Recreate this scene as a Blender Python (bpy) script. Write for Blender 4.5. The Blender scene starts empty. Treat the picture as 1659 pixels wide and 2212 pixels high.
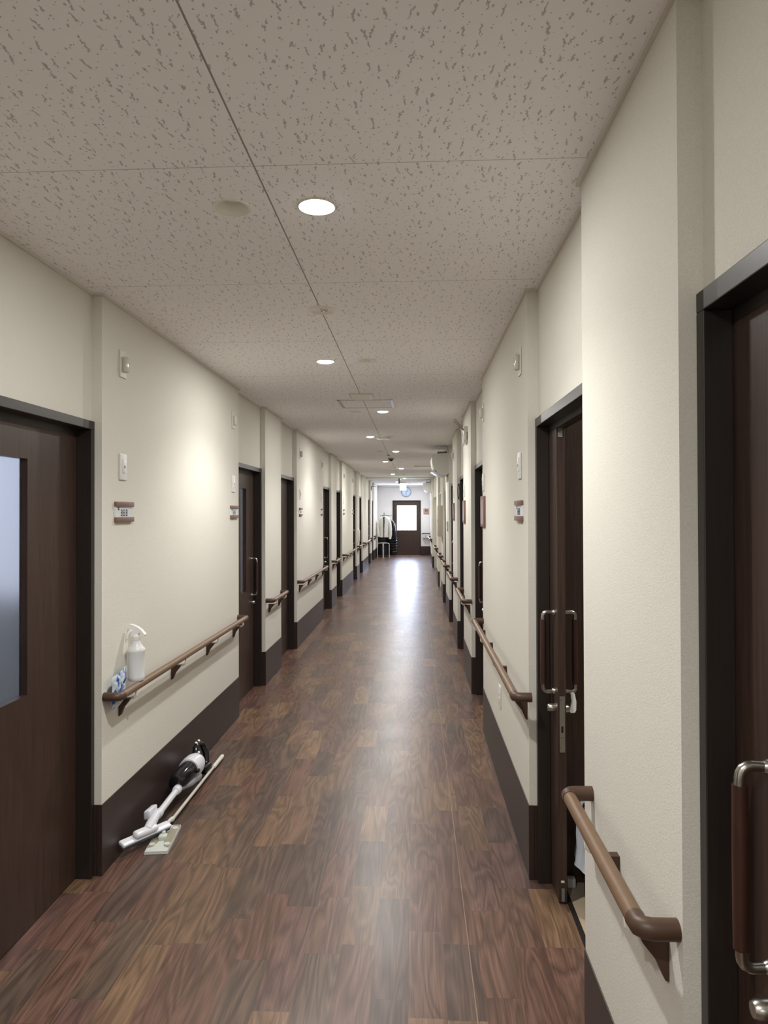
import bpy, bmesh, math, random
from mathutils import Vector, Matrix, noise
random.seed(7)
C = bpy.context.scene.collection
sc = bpy.context.scene
PI = math.pi

# ------------------------------------------------------------------ camera, world, exposure, lights
cam_d = bpy.data.cameras.new('camera'); cam = bpy.data.objects.new('camera', cam_d); C.objects.link(cam)
R_ = Vector((0.99898153, 0.04501433, -0.00309985)); U_ = Vector((0.0035287, -0.00945064, 0.99994912))
F_ = Vector((-0.04498274, 0.99894164, 0.00959985))
cam.matrix_world = Matrix(((R_.x, U_.x, -F_.x, 0), (R_.y, U_.y, -F_.y, 0), (R_.z, U_.z, -F_.z, 1.55), (0, 0, 0, 1)))
cam_d.sensor_fit = 'VERTICAL'; cam_d.sensor_height = 24; cam_d.sensor_width = 18
cam_d.lens = 1490 / 2212 * 24
cam_d.shift_y = -14.4 / 2212
cam_d.clip_start = 0.05
sc.camera = cam
sc.view_settings.view_transform = 'Standard'; sc.view_settings.look = 'None'
sc.view_settings.gamma = 1; sc.view_settings.use_curve_mapping = False
EXPOSURE = 0.34
sc.view_settings.exposure = EXPOSURE
w = bpy.data.worlds.new('world'); sc.world = w; w.use_nodes = True
w.node_tree.nodes['Background'].inputs[0].default_value = (.5, .55, .6, 1)
w.node_tree.nodes['Background'].inputs[1].default_value = 0.3

LAMP_W = 34.0            # beam of each recessed ceiling lamp
DISK_W = 12.5            # wide soft glow of the same lamp's lens
SPOT_DEG = 132; SPOT_BLEND = .6
LAMP_COL = (1.0, 0.984, 0.95)
PANE_STRENGTH = 18.0      # daylight on the opal pane of the end door
ROOM_W = 16.0
HC = 2.4945; H0 = 0.0
XL, XR = -1.343, 0.4772
REC = 0.045
Y_END = 24.65; Y_BACK = -3.0

# ------------------------------------------------------------------ helpers
def lin(c):
    return tuple(((v/255)/12.92 if v/255 <= .04045 else ((v/255+.055)/1.055)**2.4) for v in c) + (1,)
def mat(name, col, rough=.5, metal=0, spec=.5, emit=0, ecol=None, noise_amt=0, nscale=30, bump=0, bscale=200, trans=0, stretch=None):
    m = bpy.data.materials.new(name); m.use_nodes = True
    nt = m.node_tree; b = nt.nodes['Principled BSDF']
    c = lin(col)
    b.inputs['Base Color'].default_value = c
    b.inputs['Roughness'].default_value = rough; b.inputs['Metallic'].default_value = metal
    b.inputs['Specular IOR Level'].default_value = spec
    b.inputs['Transmission Weight'].default_value = trans
    if emit:
        b.inputs['Emission Color'].default_value = lin(ecol or col); b.inputs['Emission Strength'].default_value = emit
    tc = None
    if noise_amt or bump:
        tc = nt.nodes.new('ShaderNodeTexCoord'); mp = nt.nodes.new('ShaderNodeMapping')
        nt.links.new(tc.outputs['Object'], mp.inputs[0])
        if stretch: mp.inputs['Scale'].default_value = stretch
    if noise_amt:
        n = nt.nodes.new('ShaderNodeTexNoise'); n.inputs['Scale'].default_value = nscale; n.inputs['Detail'].default_value = 5
        nt.links.new(mp.outputs[0], n.inputs['Vector'])
        r = nt.nodes.new('ShaderNodeMapRange'); r.inputs[1].default_value = .3; r.inputs[2].default_value = .7
        r.inputs[3].default_value = 1-noise_amt; r.inputs[4].default_value = 1+noise_amt
        nt.links.new(n.outputs[0], r.inputs[0])
        v = nt.nodes.new('ShaderNodeVectorMath'); v.operation = 'SCALE'; v.inputs[0].default_value = c[:3]
        nt.links.new(r.outputs[0], v.inputs['Scale']); nt.links.new(v.outputs[0], b.inputs['Base Color'])
    if bump:
        n = nt.nodes.new('ShaderNodeTexNoise'); n.inputs['Scale'].default_value = bscale; n.inputs['Detail'].default_value = 3
        nt.links.new(mp.outputs[0], n.inputs['Vector'])
        bp = nt.nodes.new('ShaderNodeBump'); bp.inputs['Strength'].default_value = bump; bp.inputs['Distance'].default_value = .002
        nt.links.new(n.outputs[0], bp.inputs['Height']); nt.links.new(bp.outputs[0], b.inputs['Normal'])
    return m

class MB:
    """collects shapes into one mesh"""
    def __init__(s): s.bm = bmesh.new(); s.mi = 0
    def _tag(s, n0):
        s.bm.faces.ensure_lookup_table()
        for f in s.bm.faces[n0:]: f.material_index = s.mi
    def box(s, a, b, bev=0, seg=2):
        n0 = len(s.bm.faces)
        x0, x1 = sorted((a[0], b[0])); y0, y1 = sorted((a[1], b[1])); z0, z1 = sorted((a[2], b[2]))
        t = bmesh.new()
        bmesh.ops.create_cube(t, size=1)
        for v in t.verts:
            v.co = Vector(((x0+x1)/2+v.co.x*(x1-x0), (y0+y1)/2+v.co.y*(y1-y0), (z0+z1)/2+v.co.z*(z1-z0)))
        if bev: bmesh.ops.bevel(t, geom=t.edges[:], offset=bev, segments=seg, profile=.5, affect='EDGES')
        s._merge(t); s._tag(n0); return s
    def _merge(s, t, M=None):
        mp = {}
        for v in t.verts: mp[v] = s.bm.verts.new(M @ v.co if M else v.co)
        for f in t.faces:
            try: s.bm.faces.new([mp[v] for v in f.verts])
            except ValueError: pass
        t.free()
    def obox(s, c, ax, ay, az, size, bev=0):
        n0 = len(s.bm.faces); t = bmesh.new(); bmesh.ops.create_cube(t, size=1)
        for v in t.verts: v.co = Vector((v.co.x*size[0], v.co.y*size[1], v.co.z*size[2]))
        if bev: bmesh.ops.bevel(t, geom=t.edges[:], offset=bev, segments=3, profile=.5, affect='EDGES')
        ax, ay, az = Vector(ax).normalized(), Vector(ay).normalized(), Vector(az).normalized()
        M = Matrix(((ax.x, ay.x, az.x, c[0]), (ax.y, ay.y, az.y, c[1]), (ax.z, ay.z, az.z, c[2]), (0, 0, 0, 1)))
        s._merge(t, M); s._tag(n0); return s
    def tube(s, pts, r, n=14, caps=True):
        n0 = len(s.bm.faces); pts = [Vector(p) for p in pts]
        rr = r if isinstance(r, (list, tuple)) else [r]*len(pts)
        rings = []; prev = None
        for i, p in enumerate(pts):
            if i == 0: d = pts[1]-pts[0]
            elif i == len(pts)-1: d = pts[-1]-pts[-2]
            else: d = (pts[i+1]-p).normalized()+(p-pts[i-1]).normalized()
            d.normalize()
            if prev is None:
                u = d.orthogonal().normalized()
            else:
                u = (prev-d*prev.dot(d)).normalized()
            prev = u; v = d.cross(u)
            rings.append([s.bm.verts.new(p+(u*math.cos(2*PI*k/n)+v*math.sin(2*PI*k/n))*rr[i]) for k in range(n)])
        for a, b in zip(rings, rings[1:]):
            for k in range(n): s.bm.faces.new((a[k], a[(k+1) % n], b[(k+1) % n], b[k]))
        if caps: s.bm.faces.new(rings[0][::-1]); s.bm.faces.new(rings[-1])
        s._tag(n0); return s
    def lathe(s, c, prof, axis=(0, 0, 1), n=32, cap0=True, cap1=True):
        """prof: (radius, height along axis)"""
        n0 = len(s.bm.faces); d = Vector(axis).normalized(); u = d.orthogonal().normalized(); v = d.cross(u); c = Vector(c)
        rings = [[s.bm.verts.new(c+d*h+(u*math.cos(2*PI*k/n)+v*math.sin(2*PI*k/n))*r) for k in range(n)] for r, h in prof]
        for a, b in zip(rings, rings[1:]):
            for k in range(n): s.bm.faces.new((a[k], a[(k+1) % n], b[(k+1) % n], b[k]))
        if cap0: s.bm.faces.new(rings[0][::-1])
        if cap1: s.bm.faces.new(rings[-1])
        s._tag(n0); return s
    def prism(s, poly, lo, hi, plane='YZ'):
        """polygon in a plane, extruded along the third axis"""
        n0 = len(s.bm.faces)
        def P(a, b, h): return {'YZ': (h, a, b), 'XZ': (a, h, b), 'XY': (a, b, h)}[plane]
        A = [s.bm.verts.new(P(a, b, lo)) for a, b in poly]; B = [s.bm.verts.new(P(a, b, hi)) for a, b in poly]
        s.bm.faces.new(A); s.bm.faces.new(B[::-1]); n = len(poly)
        for k in range(n): s.bm.faces.new((A[k], B[k], B[(k+1) % n], A[(k+1) % n]))
        s._tag(n0); return s
    def build(s, name, m, parent=None, smooth=True, **props):
        bmesh.ops.recalc_face_normals(s.bm, faces=s.bm.faces[:])
        me = bpy.data.meshes.new(name); s.bm.to_mesh(me); s.bm.free()
        for x in (m if isinstance(m, (list, tuple)) else [m]): me.materials.append(x)
        if smooth:
            for p in me.polygons: p.use_smooth = True
            try: me.set_sharp_from_angle(angle=math.radians(35))
            except Exception: pass
        o = bpy.data.objects.new(name, me); C.objects.link(o)
        if parent:
            o.parent = parent
            if parent.type == 'EMPTY' and parent.parent is None:
                o.matrix_parent_inverse = Matrix.Translation(-parent.location)
            elif parent.parent is not None or parent.type == 'MESH':
                o.matrix_parent_inverse = Matrix.Identity(4)
        for k, v in props.items(): o[k] = v
        return o
def thing(name, label, cat, loc=(0, 0, 0), group=None, kind=None):
    o = bpy.data.objects.new(name, None); C.objects.link(o); o.location = loc; o.empty_display_size = .05
    o['label'] = label; o['category'] = cat
    if group: o['group'] = group
    if kind: o['kind'] = kind
    return o
def struct(o, label=None):
    o['kind'] = 'structure'
    if label: o['label'] = label
    return o
def copy_tree(o, loc=None, label=None):
    c = o.copy(); C.objects.link(c)
    if loc is not None: c.location = loc
    if label: c['label'] = label
    for ch in list(o.children):
        d = ch.copy(); C.objects.link(d); d.parent = c
        for g in list(ch.children):
            e = g.copy(); C.objects.link(e); e.parent = d
    return c

# ------------------------------------------------------------------ materials
def wall_material():
    m = mat('cream_wallpaper', (222, 217, 203), .85, spec=.25)
    nt = m.node_tree; b = nt.nodes['Principled BSDF']; N = nt.nodes.new; L = nt.links.new
    tc = N('ShaderNodeTexCoord'); mp = N('ShaderNodeMapping'); mp.inputs['Scale'].default_value = (1, 1, 1.6)
    L(tc.outputs['Object'], mp.inputs[0])
    n1 = N('ShaderNodeTexNoise'); n1.inputs['Scale'].default_value = 420; n1.inputs['Detail'].default_value = 2; L(mp.outputs[0], n1.inputs['Vector'])
    n2 = N('ShaderNodeTexNoise'); n2.inputs['Scale'].default_value = 130; n2.inputs['Detail'].default_value = 2; L(mp.outputs[0], n2.inputs['Vector'])
    ad = N('ShaderNodeMath'); ad.operation = 'ADD'; L(n1.outputs[0], ad.inputs[0]); L(n2.outputs[0], ad.inputs[1])
    bp = N('ShaderNodeBump'); bp.inputs['Strength'].default_value = .45; bp.inputs['Distance'].default_value = .0015
    L(ad.outputs[0], bp.inputs['Height']); L(bp.outputs[0], b.inputs['Normal'])
    r = N('ShaderNodeMapRange'); r.inputs[1].default_value = .35; r.inputs[2].default_value = .65; r.inputs[3].default_value = .94; r.inputs[4].default_value = 1.05
    L(n1.outputs[0], r.inputs[0])
    v = N('ShaderNodeVectorMath'); v.operation = 'SCALE'; v.inputs[0].default_value = lin((221, 218, 208))[:3]
    L(r.outputs[0], v.inputs['Scale']); L(v.outputs[0], b.inputs['Base Color'])
    return m

def ceiling_material():
    m = mat('fissured_ceiling_board', (208, 203, 197), .9, spec=.2)
    nt = m.node_tree; b = nt.nodes['Principled BSDF']; N = nt.nodes.new; L = nt.links.new
    def M(op, a=None, c=None, val=None):
        n = N('ShaderNodeMath'); n.operation = op
        for i, x in enumerate((a, c)):
            if x is None: continue
            if isinstance(x, (int, float)): n.inputs[i].default_value = x
            else: L(x, n.inputs[i])
        return n.outputs[0]
    tc = N('ShaderNodeTexCoord')
    def layer(sx, sy, hw, hl, wig, off, keep):
        mp = N('ShaderNodeMapping'); mp.inputs['Scale'].default_value = (1/sx, 1/sy, 1); mp.inputs['Location'].default_value = (off, off*1.7, 0)
        L(tc.outputs['Object'], mp.inputs[0])
        vo = N('ShaderNodeTexVoronoi'); vo.voronoi_dimensions = '2D'; vo.inputs['Scale'].default_value = 1; L(mp.outputs[0], vo.inputs['Vector'])
        d = N('ShaderNodeVectorMath'); d.operation = 'SUBTRACT'; L(mp.outputs[0], d.inputs[0]); L(vo.outputs['Position'], d.inputs[1])
        sx_ = N('ShaderNodeSeparateXYZ'); L(d.outputs[0], sx_.inputs[0])
        col = N('ShaderNodeSeparateColor'); L(vo.outputs['Color'], col.inputs[0])
        dx = M('MULTIPLY', sx_.outputs[0], sx); dy = M('MULTIPLY', sx_.outputs[1], sy)
        # slant and wiggle, different for every mark
        sl = M('MULTIPLY', M('SUBTRACT', col.outputs[0], .5), .6)
        dx = M('SUBTRACT', dx, M('MULTIPLY', dy, sl))
        if wig:
            nz = N('ShaderNodeTexNoise'); nz.inputs['Scale'].default_value = 130; nz.inputs['Detail'].default_value = 2; L(tc.outputs['Object'], nz.inputs['Vector'])
            dx = M('ADD', dx, M('MULTIPLY', M('SUBTRACT', nz.outputs[0], .5), wig))
        k = M('ADD', .45, M('MULTIPLY', col.outputs[1], .85))
        ex = M('DIVIDE', dx, hw); ey = M('DIVIDE', dy, M('MULTIPLY', k, hl))
        e = M('ADD', M('POWER', M('ABSOLUTE', ex), 2), M('POWER', M('ABSOLUTE', ey), 2))
        r = N('ShaderNodeMapRange'); r.inputs[1].default_value = .7; r.inputs[2].default_value = 1.3; r.inputs[3].default_value = 1; r.inputs[4].default_value = 0
        L(e, r.inputs[0])
        return M('MULTIPLY', r.outputs[0], M('LESS_THAN', col.outputs[2], keep))
    a = layer(.040, .060, .0023, .0150, .016, 3.1, .8)
    c = layer(.030, .040, .0022, .0042, 0, 17.3, .85)
    d = layer(.024, .034, .0013, .0022, 0, 41.7, .8)
    h = M('MAXIMUM', M('MAXIMUM', a, c), d)
    # board joints: one long seam and cross seams
    s = N('ShaderNodeSeparateXYZ'); L(tc.outputs['Object'], s.inputs[0])
    lx = M('LESS_THAN', M('ABSOLUTE', M('ADD', s.outputs[0], .436)), .0024)
    yy = M('ADD', s.outputs[1], -1.855+.9635*20+.4818)
    ly = M('LESS_THAN', M('ABSOLUTE', M('SUBTRACT', M('MODULO', yy, .9635), .4818)), .0021)
    hole = M('MULTIPLY', h, .55)
    seam = M('MAXIMUM', M('MULTIPLY', lx, .85), M('MULTIPLY', ly, .42))
    allh = M('MAXIMUM', hole, seam)
    mx = N('ShaderNodeMix'); mx.data_type = 'RGBA'; L(allh, mx.inputs['Factor'])
    mx.inputs[6].default_value = lin((248, 246, 245)); mx.inputs[7].default_value = lin((132, 122, 114))
    L(mx.outputs[2], b.inputs['Base Color'])
    bp = N('ShaderNodeBump'); bp.invert = True; bp.inputs['Strength'].default_value = .5; bp.inputs['Distance'].default_value = .002
    L(allh, bp.inputs['Height']); L(bp.outputs[0], b.inputs['Normal'])
    return m

def floor_material():
    m = mat('walnut_plank_vinyl', (90, 66, 52), .3, spec=.5)
    nt = m.node_tree; b = nt.nodes['Principled BSDF']; N = nt.nodes.new; L = nt.links.new
    def M(op, a=None, c=None):
        n = N('ShaderNodeMath'); n.operation = op
        for i, x in enumerate((a, c)):
            if x is None: continue
            if isinstance(x, (int, float)): n.inputs[i].default_value = x
            else: L(x, n.inputs[i])
        return n.outputs[0]
    tc = N('ShaderNodeTexCoord'); s = N('ShaderNodeSeparateXYZ'); L(tc.outputs['Object'], s.inputs[0])
    X, Y = s.outputs[0], s.outputs[1]
    u = M('DIVIDE', M('ADD', X, 50.0), .121)
    row = M('FLOOR', u)
    w1 = N('ShaderNodeTexWhiteNoise'); w1.noise_dimensions = '1D'; L(row, w1.inputs['W'])
    w1b = N('ShaderNodeTexWhiteNoise'); w1b.noise_dimensions = '1D'; L(M('ADD', row, 71.3), w1b.inputs['W'])
    ln = M('ADD', .34, M('MULTIPLY', w1.outputs[0], .24))
    v = M('DIVIDE', M('ADD', M('ADD', Y, 30), M('MULTIPLY', w1b.outputs[0], 9.0)), ln)
    cell = M('FLOOR', v)
    cb = N('ShaderNodeCombineXYZ'); L(row, cb.inputs[0]); L(cell, cb.inputs[1])
    w2 = N('ShaderNodeTexWhiteNoise'); w2.noise_dimensions = '2D'; L(cb.outputs[0], w2.inputs['Vector'])
    rnd = w2.outputs[0]
    ramp = N('ShaderNodeValToRGB'); cr = ramp.color_ramp; cr.interpolation = 'CONSTANT'
    cols = [(0, (104, 78, 66)), (.16, (88, 70, 62)), (.3, (112, 87, 69)), (.44, (103, 76, 65)), (.58, (94, 76, 65)), (.72, (120, 94, 73)), (.82, (101, 76, 68)), (.93, (114, 88, 71))]
    while len(cr.elements) < len(cols): cr.elements.new(.5)
    for e, (p, c) in zip(cr.elements, cols): e.position = p; e.color = lin(c)
    L(rnd, ramp.inputs[0])
    # grain coordinates, shifted per plank
    gx = M('ADD', X, M('MULTIPLY', rnd, 37.0)); gy = M('ADD', Y, M('MULTIPLY', rnd, 91.0))
    def vec(sx, sy):
        c = N('ShaderNodeCombineXYZ'); L(M('MULTIPLY', gx, sx), c.inputs[0]); L(M('MULTIPLY', gy, sy), c.inputs[1]); return c.outputs[0]
    n1 = N('ShaderNodeTexNoise'); n1.inputs['Scale'].default_value = 1; n1.inputs['Detail'].default_value = 2; n1.inputs['Distortion'].default_value = .6; L(vec(8.5, 1.25), n1.inputs['Vector'])
    cont = M('ABSOLUTE', M('SUBTRACT', M('FRACT', M('MULTIPLY', n1.outputs[0], 9)), .5))   # growth-ring contours
    r1 = N('ShaderNodeMapRange'); r1.inputs[1].default_value = 0; r1.inputs[2].default_value = .5; r1.inputs[3].default_value = .66; r1.inputs[4].default_value = 1.2; L(cont, r1.inputs[0])
    n2 = N('ShaderNodeTexNoise'); n2.inputs['Scale'].default_value = 1; n2.inputs['Detail'].default_value = 4; L(vec(170, 5), n2.inputs['Vector'])
    r2 = N('ShaderNodeMapRange'); r2.inputs[1].default_value = .3; r2.inputs[2].default_value = .7; r2.inputs[3].default_value = .72; r2.inputs[4].default_value = 1.26; L(n2.outputs[0], r2.inputs[0])
    n3 = N('ShaderNodeTexNoise'); n3.inputs['Scale'].default_value = 1; n3.inputs['Detail'].default_value = 2; L(vec(3, .9), n3.inputs['Vector'])
    r3 = N('ShaderNodeMapRange'); r3.inputs[1].default_value = .3; r3.inputs[2].default_value = .7; r3.inputs[3].default_value = .86; r3.inputs[4].default_value = 1.14; L(n3.outputs[0], r3.inputs[0])
    g = M('MULTIPLY', M('MULTIPLY', r1.outputs[0], r2.outputs[0]), r3.outputs[0])
    # printed joints between planks
    fu = M('ABSOLUTE', M('SUBTRACT', M('FRACT', u), .5)); fv = M('MULTIPLY', M('SUBTRACT', .5, M('ABSOLUTE', M('SUBTRACT', M('FRACT', v), .5))), ln)
    j = M('MAXIMUM', M('GREATER_THAN', fu, .492), M('LESS_THAN', fv, .0016))
    g = M('MULTIPLY', g, M('SUBTRACT', 1.0, M('MULTIPLY', j, .12)))
    sc_ = N('ShaderNodeVectorMath'); sc_.operation = 'SCALE'; L(ramp.outputs[0], sc_.inputs[0]); L(g, sc_.inputs['Scale'])
    line = M('LESS_THAN', M('ABSOLUTE', M('SUBTRACT', X, .185)), .0016)     # welded sheet seam
    mx = N('ShaderNodeMix'); mx.data_type = 'RGBA'; L(M('MULTIPLY', line, .35), mx.inputs['Factor']); L(sc_.outputs[0], mx.inputs[6]); mx.inputs[7].default_value = lin((190, 165, 140))
    L(mx.outputs[2], b.inputs['Base Color'])
    n4 = N('ShaderNodeTexNoise'); n4.inputs['Scale'].default_value = 4; n4.inputs['Detail'].default_value = 4; L(tc.outputs['Object'], n4.inputs['Vector'])
    r4 = N('ShaderNodeMapRange'); r4.inputs[3].default_value = .28; r4.inputs[4].default_value = .37; L(n4.outputs[0], r4.inputs[0]); L(r4.outputs[0], b.inputs['Roughness'])
    bp = N('ShaderNodeBump'); bp.inputs['Strength'].default_value = .12; bp.inputs['Distance'].default_value = .001
    L(g, bp.inputs['Height']); L(bp.outputs[0], b.inputs['Normal'])
    return m

W_ = wall_material(); CE = ceiling_material(); FL = floor_material()
DADO = mat('dark_brown_dado_sheet', (52, 39, 36), .42, spec=.45, noise_amt=.12, nscale=60, stretch=(1, 1, 1))
DOORW = mat('dark_walnut_door', (59, 42, 35), .42, noise_amt=.28, nscale=14, stretch=(9, 9, .35), bump=.15, bscale=60)
FRAMEM = mat('dark_door_frame', (40, 33, 30), .38, noise_amt=.15, nscale=20, stretch=(8, 8, .4))
RAIL = mat('brown_handrail', (116, 91, 68), .42, noise_amt=.06, nscale=40, bump=.2, bscale=900)
RAILD = mat('dark_brown_rail_end', (78, 56, 42), .45)
BRKT = mat('brown_bracket', (70, 47, 36), .5)
NICK = mat('satin_nickel', (176, 172, 165), .28, metal=1)
GRIP = mat('reddish_wood_grip', (58, 34, 26), .4, noise_amt=.2, nscale=10, stretch=(6, 6, 1))
WHT = mat('white_plastic', (226, 226, 224), .35)
WHT2 = mat('warm_white_plastic', (222, 218, 205), .4)
TRIMW = mat('white_trim', (214, 210, 200), .5)
GREYP = mat('grey_plastic', (120, 120, 118), .5)
BLK = mat('black_plastic', (28, 28, 30), .3)
ALU = mat('aluminium', (190, 188, 182), .35, metal=1)
BROWNP = mat('rosy_brown_plate', (124, 96, 84), .5)
CREAM = mat('cream_enamel', (234, 231, 220), .4)
FROST = mat('frosted_glass', (226, 230, 238), .35, trans=1)
FROST.node_tree.nodes['Principled BSDF'].inputs['IOR'].default_value = 1.15
LENS = mat('lit_lens', (255, 255, 255), .5, emit=14, ecol=(246, 249, 255))
PANE = mat('daylit_opal_pane', (240, 244, 250), .5, emit=PANE_STRENGTH, ecol=(208, 221, 255))
INK = mat('dark_print', (70, 66, 70), .6)

# ------------------------------------------------------------------ floor, ceiling, walls
o = MB().box((-1.50, Y_BACK, -.05), (.597, Y_END+.1, 0)).build('floor', FL, smooth=False); struct(o, 'dark walnut plank vinyl floor running down the corridor')

lights = [(-.30, 2.11), (-.558, 4.29), (-.30, 6.465), (-.558, 8.63), (-.297, 10.745), (-.553, 12.9), (-.295, 15.0), (-.553, 17.18), (-.290, 19.34), (-.556, 21.6), (-.280, 23.55)]
lights_back = [(-.30, -2.25), (-.558, -.07)]
dark_l = [(-.563, 2.105), (-.295, 4.275), (-.560, 6.455), (-.307, 8.60), (-.549, 10.72), (-.288, 12.93), (-.281, 17.2)]
holes = [(x, y, .050) for x, y in lights+lights_back] + [(x, y, .052) for x, y in dark_l]
bm = bmesh.new(); es = []
def loop(pts):
    vs = [bm.verts.new((x, y, HC)) for x, y in pts]
    for a, b in zip(vs, vs[1:]+vs[:1]): es.append(bm.edges.new((a, b)))
loop([(-1.47, Y_BACK-.1), (.62, Y_BACK-.1), (.62, Y_END+.1), (-1.47, Y_END+.1)])
for x, y, r in holes: loop([(x+r*math.cos(2*PI*k/32), y+r*math.sin(2*PI*k/32)) for k in range(32)])
bmesh.ops.triangle_fill(bm, use_beauty=True, use_dissolve=False, edges=es, normal=(0, 0, -1))
for f in bm.faces: f.normal_update()
for f in bm.faces:
    if f.normal.z > 0: f.normal_flip()
me = bpy.data.meshes.new('ceiling'); bm.to_mesh(me); bm.free(); me.materials.append(CE)
o = bpy.data.objects.new('ceiling', me); C.objects.link(o); struct(o, 'white fissured acoustic board ceiling')

DH = 1.905; FT = 1.942                        # underside and top of door headers
# (start, end) of the proud wall panels between the recessed doors
PL = [(-1.987, .305), (1.245, 1.975), (2.903, 5.20), (6.135, 6.865), (7.79, 10.04), (11.03, 11.75), (12.66, 14.9), (15.85, 16.6), (17.6, 19.75), (20.72, 21.45), (22.4, Y_END)]
PR = [(-2.0, .33), (1.268, 1.986), (2.944, 4.90), (5.91, 6.85), (7.855, 8.75), (9.744, 10.80), (11.84, 12.65), (14.35, 15.5), (19.18, 21.3)]
def wall_side(PLs, X, s, name, thick, gaps_noheader=()):
    m = MB(); d = MB(); t = MB(); ends = [Y_BACK] + [v for p in PLs for v in p] + [Y_END]
    back = X+s*thick; rec = X+s*REC
    for a, b in PLs:
        m.box((X, a, 0), (back, b, HC+.02))
        d.box((X-s*.0035, a-.0035, 0), (X+s*.02, b+.0035, .302 if s < 0 else .312), bev=.002)
        d.box((X+s*.0202, a-.0033, 0), (rec, a+.012, .3015 if s < 0 else .3115))
        t.box((X-s*.012, a-.012, HC-.012), (X+s*.01, b+.012, HC+.001)); t.box((X+s*.0102, a-.012, HC-.0118), (rec, a+.004, HC+.001))
    recs = []
    prev = Y_BACK
    for a, b in PLs + [(Y_END, Y_END)]:
        if a-prev > .05: recs.append((prev, a))
        prev = b
    for a, b in recs:
        m.box((rec, a-.01, FT-.01), (back, b+.01, HC+.02))
        t.box((rec-s*.012, a, HC-.012), (rec+s*.01, b, HC+.001))
    return m, d, t, recs
ml, dl, tl, recL = wall_side(PL, XL, -1, 'l', .12)
mr, dr, tr, recR = wall_side(PR, XR, 1, 'r', .13)
# the last stretch on the right is a plain recessed wall beside a dark door
mr.box((.54, 22.25, 0), (XR+.13, Y_END, FT)); dr.box((.5365, 22.25, 0), (.56, Y_END, .312))
mr.box((.597, 16.5, 0), (XR+.13, 19.2, FT)); dr.box((.592, 16.5, 0), (.60, 19.2, .312))
o = ml.build('wall_left', W_, smooth=False); struct(o, 'cream papered wall on the left with panels between the doors')
o = mr.build('wall_right', W_, smooth=False); struct(o, 'cream papered wall on the right with panels between the doors')
o = dl.build('baseboard_left', DADO, smooth=False); struct(o, 'tall dark brown baseboard along the left wall')
o = dr.build('baseboard_right', DADO, smooth=False); struct(o, 'tall dark brown baseboard along the right wall')
o = tl.build('trim_1', TRIMW, smooth=False); struct(o, 'thin ceiling trim along the left wall')
o = tr.build('trim_2', TRIMW, smooth=False); struct(o, 'thin ceiling trim along the right wall')
m = MB()
m.prism([(-1.5, 0), (-.805, 0), (-.805, 1.95), (.205, 1.95), (.205, 0), (.65, 0), (.65, HC+.02), (-1.5, HC+.02)], Y_END, Y_END+.1, 'XZ')
o = m.build('wall_end', mat('pale_end_wallpaper', (216, 214, 212), .85, bump=.3, bscale=300), smooth=False); struct(o, 'pale wall closing the far end of the corridor')
o = MB().box((-1.5, Y_BACK-.1, 0), (.62, Y_BACK, HC+.02)).build('wall_back', W_, smooth=False); struct(o, 'plain wall behind the viewpoint')
o = MB().box((.205, Y_END-.006, 0), (.56, Y_END, .325)).box((-1.4, Y_END-.006, 0), (-.805, Y_END, .325)).build('baseboard_end', DADO, smooth=False); struct(o, 'dark baseboard on the far end wall')
o = MB().box((-1.40, 18.8, HC-.03), (.60, 18.835, HC)).build('trim_3', WHT, smooth=False); struct(o, 'white strip crossing the ceiling before the exit sign')
o = MB().box((-1.40, Y_END-.04, HC-.05), (.60, Y_END, HC)).build('trim_4', WHT, smooth=False); struct(o, 'white ceiling trim above the end wall')

# ------------------------------------------------------------------ rooms behind the walls
RW = mat('room_wall_paint', (190, 188, 182), .8); RF = mat('beige_room_floor', (178, 162, 138), .5, noise_amt=.08, nscale=8)
m = MB(); m.box((.614, .6, -.05), (3.0, 5.0, -.001)); o = m.build('floor.001', RF, smooth=False); struct(o, 'beige floor of the room behind the open door')
m = MB(); m.box((3.0, .6, 0), (3.05, 5.0, 2.45)); m.box((.61, .55, 0), (3.0, .6, 2.45)); m.box((.61, 5.0, 0), (3.0, 5.05, 2.45)); m.box((.61, .55, 2.45), (3.05, 5.05, 2.5))
m.box((.608, .6, 0), (.612, 1.9, 2.45))
o = m.build('wall_room', RW, smooth=False); struct(o, 'walls of the room behind the open door')
o = MB().box((.604, 2.93, 0), (.78, 3.97, 2.3)).build('trim_5', DOORW, smooth=False); struct(o, 'dark casing inside the room behind the open sliding door')
o = MB().box((.5965, 1.98, -.004), (.6155, 2.95, .003)).build('trim_6', mat('dark_floor_track', (38, 34, 32), .4), smooth=False); struct(o, 'dark floor track of the open sliding door')
m = MB(); m.box((-3.6, .2, 0), (-3.55, 7.0, 2.45)); m.box((-3.6, .15, 0), (-1.47, .2, 2.45)); m.box((-3.6, 7.0, 0), (-1.47, 7.05, 2.45)); m.box((-3.6, .15, 2.45), (-1.47, 7.05, 2.5)); m.box((-3.6, .15, -.05), (-1.50, 7.05, 0)); m.box((-3.6, 3.9, 0), (-1.47, 3.95, 2.45))
m.box((-1.475, .15, 1.95), (-1.465, 7.05, 2.5))
o = m.build('wall_room.001', RW, smooth=False); struct(o, 'walls of the rooms behind the first two doors on the left')
o = MB().box((-3.3, 3.892, 1.06), (-1.75, 3.897, 2.15)).build('window_3', mat('added_pale_glow', (230, 236, 248), .5, emit=.42, ecol=(222, 222, 230)), smooth=False); struct(o, 'added pale glow panel on the partition behind the frosted slot of the first left door')  # glow panel added on the partition so the frosted slot is brighter at the top
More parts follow.
